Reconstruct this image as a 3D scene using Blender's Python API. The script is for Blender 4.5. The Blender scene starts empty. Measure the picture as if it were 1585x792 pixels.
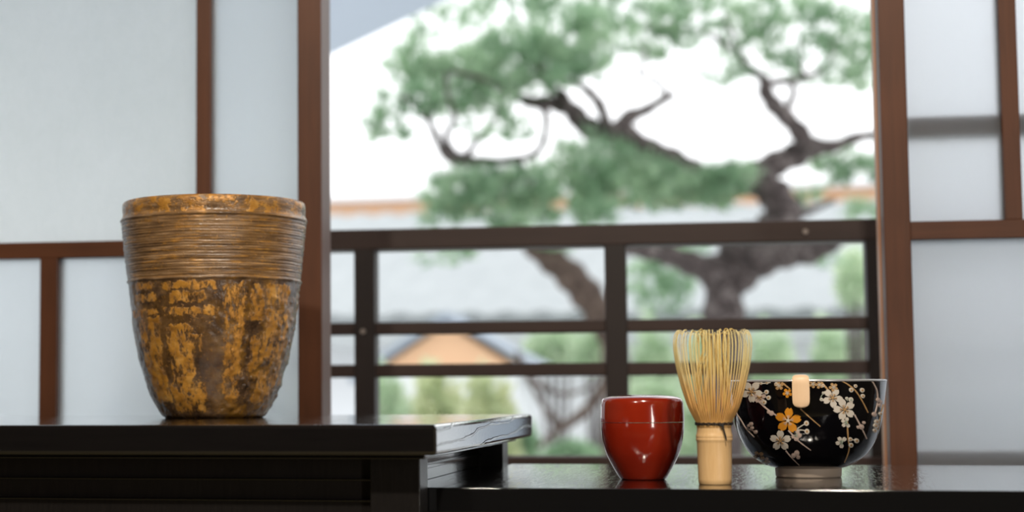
import bpy, bmesh, math, random
from mathutils import Vector, Matrix, noise
PI = math.pi
rnd = random.Random(7)
SC = bpy.context.scene
COL = SC.collection

# ---------------------------------------------------------------- camera
cam_d = bpy.data.cameras.new('camera')
cam = bpy.data.objects.new('camera', cam_d); COL.objects.link(cam)
cam_d.sensor_width = 36.0
cam_d.lens = 61.0
cam_d.shift_x = (792.5 - 601.0) / 1585
cam_d.shift_y = (394.5 - 396.0) / 1585
cam_d.clip_start = .05; cam_d.clip_end = 300
RX = Vector((0.97694625, 0.2134044, -0.00588184))
RY = Vector((-0.02244304, 0.07526542, -0.99691094))
RZ = Vector((-0.21230248, 0.97406041, 0.07831971))
m = Matrix.Identity(4)
for i in range(3):
    m[i][0] = RX[i]; m[i][1] = -RY[i]; m[i][2] = -RZ[i]
cam.matrix_world = m
cam_d.dof.use_dof = True
cam_d.dof.focus_distance = 1.44
cam_d.dof.aperture_fstop = 4.6
SC.camera = cam

# ---------------------------------------------------------------- light and exposure
SC.view_settings.view_transform = 'Standard'
SC.view_settings.look = 'None'
SC.view_settings.gamma = 1.0
SC.view_settings.exposure = 0.0
SC.view_settings.use_curve_mapping = False
SC.cycles.use_denoising = True
SC.cycles.max_bounces = 8
SC.cycles.sample_clamp_indirect = 6.0
W = bpy.data.worlds.new('overcast_sky'); SC.world = W; W.use_nodes = True
bg = W.node_tree.nodes['Background']
bg.inputs[0].default_value = (0.97, 0.985, 1.0, 1); bg.inputs[1].default_value = 1.85

def area(name, loc, target, sx, sy, power, col, shape='RECTANGLE'):
    l = bpy.data.lights.new(name, 'AREA'); l.shape = shape; l.size = sx
    l.size_y = sy; l.energy = power; l.color = col
    o = bpy.data.objects.new(name, l); COL.objects.link(o); o.location = loc
    o.rotation_euler = (Vector(target) - Vector(loc)).to_track_quat('-Z', 'Y').to_euler()
    return o
area('room_spot_light', (.12, .15, 1.32), (-.1, 1.45, 0), .10, .10, 28, (1, .90, .76), 'DISK')
area('room_spot_light', (-.55, -.25, 1.20), (-.45, 1.45, 0), .10, .10, 15, (1, .90, .76), 'DISK')
area('room_window_light', (1.2, -.60, .15), (-.1, 1.45, 0), .25, .85, 10, (1, .95, .88))

# ---------------------------------------------------------------- materials
class NX:
    """tiny node expression helper"""
    def __init__(s, nt): s.nt = nt; s.n = nt.nodes; s.l = nt.links
    def put(s, sock, v):
        if hasattr(v, 'is_output'): s.l.new(v, sock)
        elif isinstance(v, (tuple, list)): sock.default_value = tuple(v) + ((1,) if len(v) == 3 and len(sock.default_value) == 4 else ())
        else: sock.default_value = v
    def m(s, op, a, b=0.0, c=None, clamp=False):
        x = s.n.new('ShaderNodeMath'); x.operation = op; x.use_clamp = clamp
        s.put(x.inputs[0], a); s.put(x.inputs[1], b)
        if c is not None: s.put(x.inputs[2], c)
        return x.outputs[0]
    def obj(s): return s.n.new('ShaderNodeTexCoord').outputs['Object']
    def map(s, v, scale=(1, 1, 1), loc=(0, 0, 0), rot=(0, 0, 0)):
        x = s.n.new('ShaderNodeMapping'); s.put(x.inputs['Vector'], v)
        x.inputs['Scale'].default_value = scale; x.inputs['Location'].default_value = loc; x.inputs['Rotation'].default_value = rot
        return x.outputs[0]
    def noise(s, v, scale, detail=3, rough=.5, dist=0):
        x = s.n.new('ShaderNodeTexNoise'); s.put(x.inputs['Vector'], v)
        x.inputs['Scale'].default_value = scale; x.inputs['Detail'].default_value = detail
        x.inputs['Roughness'].default_value = rough; x.inputs['Distortion'].default_value = dist
        return x.outputs['Fac']
    def ramp(s, f, stops):
        x = s.n.new('ShaderNodeValToRGB'); s.put(x.inputs[0], f); e = x.color_ramp.elements
        while len(e) < len(stops): e.new(.5)
        for q, (p, c) in zip(e, stops): q.position = p; q.color = tuple(c) + (1,)
        return x.outputs[0]
    def mix(s, f, a, b):
        x = s.n.new('ShaderNodeMix'); x.data_type = 'RGBA'; s.put(x.inputs[0], f); s.put(x.inputs[6], a); s.put(x.inputs[7], b)
        return x.outputs[2]
    def step(s, v, a, b, o0=0.0, o1=1.0):
        x = s.n.new('ShaderNodeMapRange'); x.interpolation_type = 'SMOOTHSTEP'; s.put(x.inputs[0], v)
        for i, q in enumerate((a, b, o0, o1)): x.inputs[i + 1].default_value = q
        return x.outputs[0]
    def bump(s, h, strength, dist, normal=None):
        x = s.n.new('ShaderNodeBump'); x.inputs['Strength'].default_value = strength; x.inputs['Distance'].default_value = dist
        s.put(x.inputs['Height'], h)
        if normal is not None: s.put(x.inputs['Normal'], normal)
        return x.outputs[0]

def mat(name, col=(.5, .5, .5), rough=.5, spec=.5, coat=0, metal=0, fn=None, ior=1.5):
    M_ = bpy.data.materials.new(name); M_.use_nodes = True
    b = M_.node_tree.nodes['Principled BSDF']; x = NX(M_.node_tree)
    b.inputs['Base Color'].default_value = tuple(col) + (1,)
    b.inputs['Roughness'].default_value = rough; b.inputs['IOR'].default_value = ior
    b.inputs['Specular IOR Level'].default_value = spec
    b.inputs['Coat Weight'].default_value = coat; b.inputs['Coat Roughness'].default_value = .03
    b.inputs['Metallic'].default_value = metal
    if fn: fn(x, b)
    return M_

def wood_fn(c0, c1, scale, axis, bstr=.25, bdist=.0006, rvar=None):
    def f(x, b):
        sc = [1, 1, 1]; sc[axis] = .06
        v = x.map(x.obj(), tuple(sc))
        n = x.noise(v, scale, 5, .65, .6)
        big = x.noise(x.obj(), 9, 2, .5)
        x.put(b.inputs['Base Color'], x.mix(x.m('MULTIPLY', x.m('ADD', n, big), .5), c0, c1))
        x.put(b.inputs['Normal'], x.bump(n, bstr, bdist))
        if rvar: x.put(b.inputs['Roughness'], x.step(n, .3, .7, *rvar))
    return f

STILE_C = ((.028, .010, .005), (.15, .052, .021))
m_stile = mat('brown_lacquered_cedar', rough=.45, spec=.3, fn=wood_fn(*STILE_C, 120, 2))
m_bar = mat('brown_lacquered_cedar_bar', rough=.45, spec=.3, fn=wood_fn(*STILE_C, 120, 0))
m_rail = mat('weathered_dark_timber', rough=.5, spec=.3, fn=wood_fn((.014, .008, .007), (.055, .030, .024), 90, 0))
m_post = mat('weathered_dark_timber_post', rough=.5, spec=.3, fn=wood_fn((.008, .006, .006), (.028, .017, .015), 90, 2))

def lacquer_top(x, b):
    v = x.map(x.obj(), (.12, 1, 1))
    g = x.noise(v, 260, 4, .6, .3)
    fine = x.noise(x.map(x.obj(), (.35, 1, 1)), 1400, 2, .6)
    h = x.m('ADD', x.m('MULTIPLY', g, .6), x.m('MULTIPLY', fine, .45))
    geo = x.n.new('ShaderNodeNewGeometry').outputs['Normal']; sp_ = x.n.new('ShaderNodeSeparateXYZ'); x.put(sp_.inputs[0], geo)
    up_ = x.step(sp_.outputs[2], .7, .9)      # open pores show on the top boards only
    pore = x.m('MULTIPLY', x.step(x.noise(x.map(x.obj(), (1, .09, 1)), 420, 3, .7), .5, .68), up_)
    nb_ = x.bump(pore, .6, .00013, x.bump(h, .4, .00018))
    x.put(b.inputs['Normal'], nb_); x.put(b.inputs['Coat Normal'], x.bump(pore, .6, .00013))
m_table = mat('black_lacquered_wood', (.006, .006, .0065), .07, coat=.8, ior=1.6, fn=lacquer_top)
def chest_fn(x, b):
    v = x.map(x.obj(), (.05, 1, 1))
    g = x.noise(v, 300, 5, .7, .4)
    x.put(b.inputs['Base Color'], x.mix(g, (.004, .0038, .004), (.010, .0085, .0085)))
    fine = x.noise(x.map(x.obj(), (.35, 1, 1)), 1500, 2, .6)
    h = x.m('ADD', x.m('MULTIPLY', g, .6), x.m('MULTIPLY', fine, .45))
    geo = x.n.new('ShaderNodeNewGeometry').outputs['Normal']; sp_ = x.n.new('ShaderNodeSeparateXYZ'); x.put(sp_.inputs[0], geo)
    up_ = x.step(sp_.outputs[2], .7, .9)      # open pores show on the top boards only
    pore = x.m('MULTIPLY', x.step(x.noise(x.map(x.obj(), (1, .09, 1)), 420, 3, .7), .5, .68), up_)
    nb_ = x.bump(pore, .6, .00013, x.bump(h, .4, .00018))
    x.put(b.inputs['Normal'], nb_); x.put(b.inputs['Coat Normal'], x.bump(pore, .6, .00013))
def cathedral_fn(x, b):          # black lacquer over flat-sawn grain lines (the slab's end)
    chest_fn(x, b)
    w = x.n.new('ShaderNodeTexWave'); w.wave_type = 'RINGS'; w.rings_direction = 'X'
    x.put(w.inputs['Vector'], x.map(x.obj(), (1, .16, 1), (0, -.20, .06)))
    w.inputs['Scale'].default_value = 26; w.inputs['Distortion'].default_value = 3.2
    w.inputs['Detail'].default_value = 3; w.inputs['Detail Scale'].default_value = 2.0
    h = x.m('ADD', x.step(w.outputs['Fac'], .0, .07), x.m('MULTIPLY', x.noise(x.map(x.obj(), (1, .3, 1)), 700, 3, .6), .25))
    nb_ = x.bump(h, .35, .0005)
    x.put(b.inputs['Normal'], nb_); x.put(b.inputs['Coat Normal'], nb_)
m_chest = mat('black_stained_oak', rough=.09, coat=.8, ior=1.6, fn=chest_fn)
m_chest_end = mat('black_stained_oak_end', rough=.08, coat=1, ior=2.3, fn=cathedral_fn)
def chest_front_fn(x, b):
    g = x.noise(x.map(x.obj(), (1, 1, .08)), 420, 5, .7, .4)
    x.put(b.inputs['Base Color'], x.mix(g, (.006, .0055, .0055), (.026, .021, .020)))
    x.put(b.inputs['Normal'], x.bump(g, .45, .0005))
m_chest_panel = mat('black_stained_oak_panel', rough=.32, ior=1.6, fn=chest_front_fn)

# paper-white frosted glass: daylight comes through diffused
def frosted(name, base, tex):
    M_ = bpy.data.materials.new(name); M_.use_nodes = True; nt = M_.node_tree; x = NX(nt)
    b = nt.nodes['Principled BSDF']; out = nt.nodes['Material Output']
    n = x.noise(x.map(x.obj(), (1, 1, .6)), 95, 4, .75, .5); n2 = x.noise(x.obj(), 5, 2, .5)
    c = x.mix(x.m('MULTIPLY', x.m('ADD', n, n2), .5), tuple(a * (1 - tex) for a in base), tuple(min(1, a * (1 + tex)) for a in base))
    t = nt.nodes.new('ShaderNodeBsdfTranslucent'); x.put(t.inputs[0], c)
    b.inputs['Base Color'].default_value = (.55, .57, .57, 1); b.inputs['Roughness'].default_value = .35
    x.put(b.inputs['Normal'], x.bump(x.noise(x.obj(), 220, 3, .6), .4 if tex > .08 else .1, .001))
    gl = nt.nodes.new('ShaderNodeBsdfRefraction'); gl.inputs['Roughness'].default_value = .55; gl.inputs['IOR'].default_value = 1.45; x.put(gl.inputs[0], c)
    x.put(gl.inputs['Normal'], x.bump(x.noise(x.obj(), 220, 3, .6), .4 if tex > .08 else .1, .001))
    m2 = nt.nodes.new('ShaderNodeMixShader'); m2.inputs[0].default_value = .75
    nt.links.new(t.outputs[0], m2.inputs[1]); nt.links.new(gl.outputs[0], m2.inputs[2]); t = m2
    mx = nt.nodes.new('ShaderNodeMixShader'); mx.inputs[0].default_value = .92
    nt.links.new(b.outputs[0], mx.inputs[1]); nt.links.new(t.outputs[0], mx.inputs[2]); nt.links.new(mx.outputs[0], out.inputs[0])
    return M_
m_glass_tex = frosted('textured_frosted_glass', (.90, .935, .925), .10)
m_glass = frosted('plain_frosted_glass', (.90, .93, .945), .03)
m_glass_r = frosted('plain_frosted_glass_cool', (.90, .92, .95), .02)

m_plaster = mat('sand_plaster', (.16, .14, .11), .9)
m_floor = mat('woven_straw_mat', (.20, .17, .09), .8, fn=lambda x, b: x.put(b.inputs['Base Color'], x.mix(x.noise(x.map(x.obj(), (1, .05, 1)), 300, 2), (.15, .12, .06), (.28, .24, .13))))
m_ceil = mat('ceiling_boards', (.10, .065, .04), .7)

def link(o, parent=None):
    COL.objects.link(o)
    if parent is not None: o.parent = parent
    return o
def tag(o, label=None, cat=None, group=None, kind=None):
    if label: o['label'] = label
    if cat: o['category'] = cat
    if group: o['group'] = group
    if kind: o['kind'] = kind
    return o
def empty(name, loc=(0, 0, 0), rz=0.0):
    o = bpy.data.objects.new(name, None); o.location = loc; o.rotation_euler = (0, 0, rz); o.empty_display_size = .05
    return link(o)
class MB:
    def __init__(s): s.v = []; s.f = []; s.mi = []
    def add(s, vs, fs, mi=0):
        k = len(s.v); s.v += [tuple(v) for v in vs]; s.f += [tuple(i + k for i in f) for f in fs]; s.mi += [mi] * len(fs)
    def box(s, x0, x1, y0, y1, z0, z1, mi=0):
        s.add([(x0, y0, z0), (x1, y0, z0), (x1, y1, z0), (x0, y1, z0), (x0, y0, z1), (x1, y0, z1), (x1, y1, z1), (x0, y1, z1)],
              [(0, 3, 2, 1), (4, 5, 6, 7), (0, 1, 5, 4), (1, 2, 6, 5), (2, 3, 7, 6), (3, 0, 4, 7)], mi)
    def lathe(s, prof, seg=64, rfn=None, cap0=True, cap1=True, mi=0):
        vs = []; fs = []
        for j, (r, z) in enumerate(prof):
            for i in range(seg):
                a = 2 * PI * i / seg; rr = r + (rfn(a, z, j) if rfn else 0)
                vs.append((rr * math.sin(a), -rr * math.cos(a), z))
        for j in range(len(prof) - 1):
            for i in range(seg):
                k = (i + 1) % seg
                fs.append((j * seg + i, j * seg + k, (j + 1) * seg + k, (j + 1) * seg + i))
        if cap0: fs.append(tuple(range(seg))[::-1])
        if cap1: fs.append(tuple((len(prof) - 1) * seg + i for i in range(seg)))
        s.add(vs, fs, mi)
    def tube(s, pts, seg=8, mi=0, flat=1.0, side=None):
        """pts: (x,y,z,r)"""
        P = [Vector(p[:3]) for p in pts]; n = len(P); vs = []; fs = []
        up = Vector(side) if side else Vector((.13, 1, .07)).normalized()
        for j in range(n):
            t = (P[min(n - 1, j + 1)] - P[max(0, j - 1)]).normalized()
            a = t.cross(up).normalized(); b = a.cross(t).normalized()
            for i in range(seg):
                th = 2 * PI * i / seg
                vs.append(P[j] + a * math.cos(th) * pts[j][3] + b * math.sin(th) * pts[j][3] * flat)
        for j in range(n - 1):
            for i in range(seg):
                k = (i + 1) % seg
                fs.append((j * seg + i, j * seg + k, (j + 1) * seg + k, (j + 1) * seg + i))
        fs.append(tuple(range(seg))[::-1]); fs.append(tuple((n - 1) * seg + i for i in range(seg)))
        s.add(vs, fs, mi)
    def build(s, name, mats, parent=None, smooth=False, bevel=0, sharp=None):
        me = bpy.data.meshes.new(name); me.from_pydata(s.v, [], s.f)
        if not isinstance(mats, (list, tuple)): mats = [mats]
        for q in mats: me.materials.append(q)
        me.polygons.foreach_set('material_index', s.mi)
        bm = bmesh.new(); bm.from_mesh(me); bmesh.ops.recalc_face_normals(bm, faces=bm.faces); bm.to_mesh(me); bm.free()
        if smooth: me.polygons.foreach_set('use_smooth', [True] * len(me.polygons))
        me.update()
        if smooth and sharp is not None: me.set_sharp_from_angle(angle=math.radians(sharp))
        o = bpy.data.objects.new(name, me); link(o, parent)
        if bevel:
            md = o.modifiers.new('bevel', 'BEVEL'); md.width = bevel; md.segments = 3; md.limit_method = 'ANGLE'
            md.harden_normals = True
        return o
def spline(pts, sub=5):
    """Catmull-Rom through tuples of any length"""
    out = []; n = len(pts)
    for i in range(n - 1):
        p0, p1, p2, p3 = pts[max(0, i - 1)], pts[i], pts[i + 1], pts[min(n - 1, i + 2)]
        for k in range(sub):
            t = k / sub
            out.append(tuple(.5 * (2 * b + (c - a) * t + (2 * a - 5 * b + 4 * c - d) * t * t + (3 * b - a - 3 * c + d) * t ** 3) for a, b, c, d in zip(p0, p1, p2, p3)))
    out.append(tuple(pts[-1])); return out

# ================================================================ the room (window wall turned 3.1 degrees from the table)
WR = .0541
FLOOR = -.75
WALL = empty('wall_front', (0, 1.84, 0), WR); tag(WALL, kind='structure')     # local x along the wall, y outward
w = MB()
w.box(-2.4, 1.9, .0, .12, FLOOR, -.36)
w.box(-2.4, 1.9, .0, .12, .80, 1.65)
w.box(-2.4, -1.40, .0, .12, -.36, .80)
w.box(1.06, 1.9, .0, .12, -.36, .80)
w.build('plaster', m_plaster, WALL)
def room_box(name, args, mt):
    b = MB(); b.box(*args); o = b.build(name, mt); tag(o, kind='structure'); return o
room_box('floor', (-2.4, 2.0, -2.2, 1.95, FLOOR - .08, FLOOR), m_floor)
room_box('ceiling', (-2.4, 2.0, -2.2, 1.95, 1.65, 1.73), m_ceil)
room_box('wall_left', (-2.5, -2.4, -2.2, 1.95, FLOOR, 1.65), m_plaster)
room_box('wall_right', (1.9, 2.0, -2.2, 2.05, FLOOR, 1.65), m_plaster)
room_box('wall_back', (-2.4, 1.9, -2.3, -2.2, FLOOR, 1.65), m_plaster)

# outer window frame: sill, head and the two jambs
fr = empty('trim_1', (0, 1.84, 0), WR); tag(fr, kind='structure')
for a in ((-1.40, 1.06, -.012, .13, -.40, -.36), (-1.40, 1.06, -.012, .13, .80, .84)):
    b = MB(); b.box(*a); b.build('frame_rail', m_bar, fr, bevel=.002)
for a in ((-1.44, -1.40, -.012, .13, -.40, .84), (1.06, 1.10, -.012, .13, -.40, .84)):
    b = MB(); b.box(*a); b.build('frame_jamb', m_stile, fr, bevel=.002)

def sash(name, s0, s1, stile_at, bar_z, upper, lower, glasses):
    """sliding sash: stiles, rails, cross bar, muntins on both faces of the frosted panes"""
    r = empty(name, (0, 1.84, 0), WR); tag(r, kind='structure')
    for a, b_, dep in stile_at:
        q = MB(); q.box(a, b_, 0, dep, -.36, .80); q.build('stile', m_stile, r, bevel=.0012)
    for z0, z1 in ((-.36, -.30), (.75, .80)):
        q = MB(); q.box(s0, s1, .004, .030, z0, z1); q.build('sash_rail', m_bar, r, bevel=.001)
    q = MB(); q.box(s0, s1, .006, .016, *bar_z); q.box(s0, s1, .021, .031, *bar_z); q.build('cross_bar', m_bar, r, bevel=.0008)
    for a, b_ in upper:
        q = MB(); q.box(a, b_, .006, .016, bar_z[1], .75); q.box(a, b_, .021, .031, bar_z[1], .75); q.build('muntin', m_stile, r, bevel=.0008)
    for a, b_ in lower:
        q = MB(); q.box(a, b_, .006, .016, -.30, bar_z[0]); q.box(a, b_, .021, .031, -.30, bar_z[0]); q.build('muntin', m_stile, r, bevel=.0008)
    for (a, b_, z0, z1, mt) in glasses:
        q = MB(); q.box(a, b_, .0170, .0200, z0, z1); q.build('pane', mt, r)
    return r
LB = (.1503, .1683); RB = (.1526, .1713)
sash('window_1', -1.40, -.472, [(-.4965, -.470, .052), (-1.40, -1.374, .052)], LB,
     [(-.6125, -.5957), (-1.03, -1.013)], [(-.7915, -.7713), (-1.09, -1.073)],
     [(-1.03, -.61, LB[1] - .003, .76, m_glass_tex), (-.61, -.474, LB[1] - .003, .76, m_glass), (-1.374, -1.03, LB[1] - .003, .76, m_glass_tex), (-1.374, -.474, -.31, LB[0] + .003, m_glass)])
sash('window_2', .122, 1.06, [(.1200, .1468, .030), (1.034, 1.06, .052)], RB,
     [(.2411, .2585), (.66, .677)], [(.62, .64)],
     [(.124, 1.034, RB[1] - .003, .76, m_glass_r), (.124, 1.034, -.31, RB[0] + .003, m_glass_r)])
jb = empty('trim_2', (0, 1.84, 0), WR); tag(jb, kind='structure')
m_cut = mat('fresh_orange_cedar', rough=.4, fn=wood_fn((.30, .12, .045), (.52, .24, .10), 120, 2))
q = MB(); q.box(.1185, .1400, .031, .054, -.36, .80); q.build('sash_edge', m_cut, jb, bevel=.001)
# horizontal timbers just outside the right-hand frosted panes
for z0, z1 in ((.262, .284), (-.125, -.0635)):
    t = empty('outer_timber', (0, 1.84, 0), WR)
    tag(t, 'dark timber behind the right frosted pane, %s blurred band' % ('upper' if z0 > 0 else 'low'), 'timber', 'timbers behind the right frosted panes')
    q = MB(); q.box(.150, 1.02, .0315, .048, z0, z1); q.build('rail', m_rail, t, bevel=.001)
    for s_ in (.20, 1.02):
        q = MB(); q.box(s_ + .4 if s_ < .5 else s_, (s_ + .4 if s_ < .5 else s_) + .016, .048, .060, z0, z1); q.build('bracket', m_rail, t)

# ---------------------------------------------------------------- balcony railing outside the opening
rl = empty('balcony_railing', (0, 1.84, 0), WR)
tag(rl, 'dark brown timber balcony railing across the open window, four rails', 'railing')
for z0, z1, y0, y1, mt in ((.1770, .2031, .300, .345, m_rail), (.0706, .0862, .306, .328, m_rail), (.0175, .0338, .306, .328, m_rail), (-.125, -.0805, .296, .345, m_rail)):
    q = MB(); q.box(-.75, .45, y0, y1, z0, z1); q.build('rail', mt, rl, bevel=.002)
for a, b_ in ((-.4893, -.463), (-.1772, -.1506), (.1342, .1600), (.43, .455), (-.76, -.735)):
    q = MB(); q.box(a, b_, .300, .334, -.125 if a > -.7 else -.125, .178); q.build('post', m_post, rl, bevel=.0015)
m_peg = mat('pale_wooden_peg', (.22, .18, .16), .5)
for u_, z_ in ((-.478, .075), (.064, .189)):
    q = MB()
    q.add([(u_ + .0035 * math.cos(t * PI / 5), .2995 - (.0025 if k else 0), z_ + .0035 * math.sin(t * PI / 5)) for k in (0, 1) for t in range(10)],
          [tuple(range(10, 20))] + [(t, (t + 1) % 10, 10 + (t + 1) % 10, 10 + t) for t in range(10)])
    q.build('peg', m_peg, rl)
# outside deck that carries the railing
q = MB(); q.box(-2.4, 2.2, 1.98, 2.42, -.30, -.20); dk = q.build('balcony_deck', m_rail)
tag(dk, kind='structure')
for s_ in (-.45, .35):
    q = MB(); q.box(s_, s_ + .03, .305, .33, -.245, -.125); q.build('foot', m_post, rl)

# ================================================================ low black lacquered table (right)
TB = empty('lacquered_table', (0, 0, FLOOR))
tag(TB, 'low black lacquered table holding the caddy, whisk and flowered bowl', 'table')
def wb(b, name, mt, parent, bevel=.0012):
    o = b.build(name, mt, parent, bevel=bevel); return o
tz = -.072 - FLOOR
pg = [(-.2735, 1.2887), (.95, 1.2887), (.95, 1.712), (-.2495, 1.712), (-.2495, 1.662), (-.2735, 1.662)]
q = MB(); q.add([(a, b_, tz - .0185) for a, b_ in pg] + [(a, b_, tz) for a, b_ in pg], [(5, 4, 3, 2, 1, 0), (6, 7, 8, 9, 10, 11)] + [(i, (i + 1) % 6, 6 + (i + 1) % 6, 6 + i) for i in range(6)]); wb(q, 'table_top', m_table, TB, .0008)
q = MB(); q.box(-.235, .93, 1.305, 1.325, tz - .09, tz - .0185); wb(q, 'apron', m_chest_panel, TB)
q = MB(); q.box(-.235, .93, 1.675, 1.695, tz - .09, tz - .0185); wb(q, 'apron', m_chest_panel, TB)
for lx in (-.245, .90):
    for ly in (1.300, 1.665):
        q = MB(); q.box(lx, lx + .04, ly, ly + .04, 0, tz - .0185); wb(q, 'leg', m_chest_panel, TB)

# ================================================================ black chest (left)
CH = empty('tansu_chest', (-.251, 1.256, FLOOR))
tag(CH, 'black stained wooden chest with an overhanging top carrying the vase', 'chest')
cz = -.0236 - FLOOR
CL = -1.05
q = MB(); q.box(CL - .02, .019, -.036, .481, cz - .0222, cz)
slab = q.build('chest_top', [m_chest, m_chest_end], CH)
for p in slab.data.polygons:
    if p.normal.x > .9: p.material_index = 1
bv = slab.modifiers.new('bevel', 'BEVEL'); bv.width = .0030; bv.segments = 3; bv.harden_normals = False; bv.limit_method = 'ANGLE'
bt = cz - .0222
q = MB(); q.box(CL, .006, -.010, .455, bt - .0035, bt); q.build('molding', m_chest, CH, bevel=.0008)
bt -= .0035
for (px0, px1) in ((-.0375, 0), (CL, CL + .0375)):
    for (py0, py1) in ((0, .030), (.408, .442)):
        q = MB(); q.box(px0, px1, py0, py1, 0, bt); q.build('corner_post', m_chest_panel, CH, bevel=.0008)
q = MB(); q.box(-.032, -.0242, .030, .408, .05, bt); sp = q.build('side_panel', m_chest, CH)
q = MB(); q.box(CL + .006, CL + .014, .030, .408, .05, bt); q.build('side_panel', m_chest, CH)
q = MB(); q.box(CL + .0375, -.0375, .42, .43, .05, bt); q.build('back_panel', m_chest, CH)
for z_ in (tz - .002, .05):
    q = MB(); q.box(-.0242, -.0232, .030, .408, z_, z_ + .016); q.box(-.0242, -.0205, .030, .408, z_ + .0115, z_ + .0145); q.build('side_rail', m_chest, CH, bevel=.0006)
q = MB(); q.box(CL + .0375, -.0375, .012, .022, .05, bt); q.build('front_panel', m_chest_panel, CH)
for z_ in (bt - .0150, bt - .0305, bt - .060, bt - .16, bt - .30, bt - .44, .06):
    q = MB(); q.box(CL + .0375, -.0375, .008, .013, z_ - .0018, z_); q.build('front_molding', m_chest, CH, bevel=.0008)

# ================================================================ gilded stoneware vase
VA = empty('stoneware_vase', (-.5113, 1.5704, -.0236), math.atan2(-.5113, 1.5704) * -1)
tag(VA, 'tall brown stoneware vase with worn gold patches and combed rings', 'vase')
vp = [(.0451, 0), (.0486, .0022), (.0517, .0066), (.0582, .0182), (.0624, .0290), (.0662, .0414), (.0705, .056), (.0738, .0707), (.0762, .0855), (.0779, .1001), (.0795, .1130), (.0812, .1265),
      (.0826, .138), (.0838, .1500), (.0849, .1600), (.0860, .1720), (.0871, .1825), (.0873, .1853), (.0871, .1872), (.0863, .1890), (.0862, .1915), (.0866, .1948), (.0865, .1985), (.0858, .2008)]
def interp(pr, z):
    for (r0, z0), (r1, z1) in zip(pr, pr[1:]):
        if z <= z1: return r0 + (r1 - r0) * (z - z0) / (z1 - z0 + 1e-9)
    return pr[-1][0]
prof = []
N = 300
sv = spline(vp, 4)
for i in range(N + 1):
    z = .2008 * i / N
    prof.append((interp(sv, z), z))
rgr = random.Random(3)
grooves = [(z_, rgr.uniform(.35, 1.0)) for z_ in [.1285 + k * .0024 + rgr.uniform(-.0006, .0006) for k in range(23)]]
def vr(a, z, j):
    d = 0
    P = Vector((math.sin(a) * .085, -math.cos(a) * .085, z))
    wz = z + .0006 * noise.noise(P * 30)
    if .126 < z < .187:
        for gz, gs in grooves:
            d += .00085 * gs * math.exp(-((wz - gz) / .00055) ** 2)
    for gz, am in ((.1272, .0012), (.1850, .0013)):
        d += am * math.exp(-((wz - gz) / .0011) ** 2)
    if z < .128:
        d += .0007 * noise.noise(P * 90) + .0005 * noise.noise(P * 210)
        if math.sin(a) > .2: d += .0012 * max(0, noise.noise(P * 150) - .12) * 2
    elif z > .187:
        d += .0008 * noise.noise(P * 70)
    d += .0008 * noise.noise(P * 14)
    return d
inner = [(.0858, .2008), (.0846, .2026), (.0828, .2028), (.0812, .2012), (.0800, .196), (.0790, .18), (.075, .12), (.066, .06), (.052, .02), (.03, .009), (.004, .008)]
q = MB(); q.lathe(prof + [(.0852, .2019)], 256, vr, True, False)
q.lathe([(.0852, .2019)] + inner[1:], 256, lambda a, z, j: vr(a, .2019, 0) if j == 0 else 0, False, True)
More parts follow.
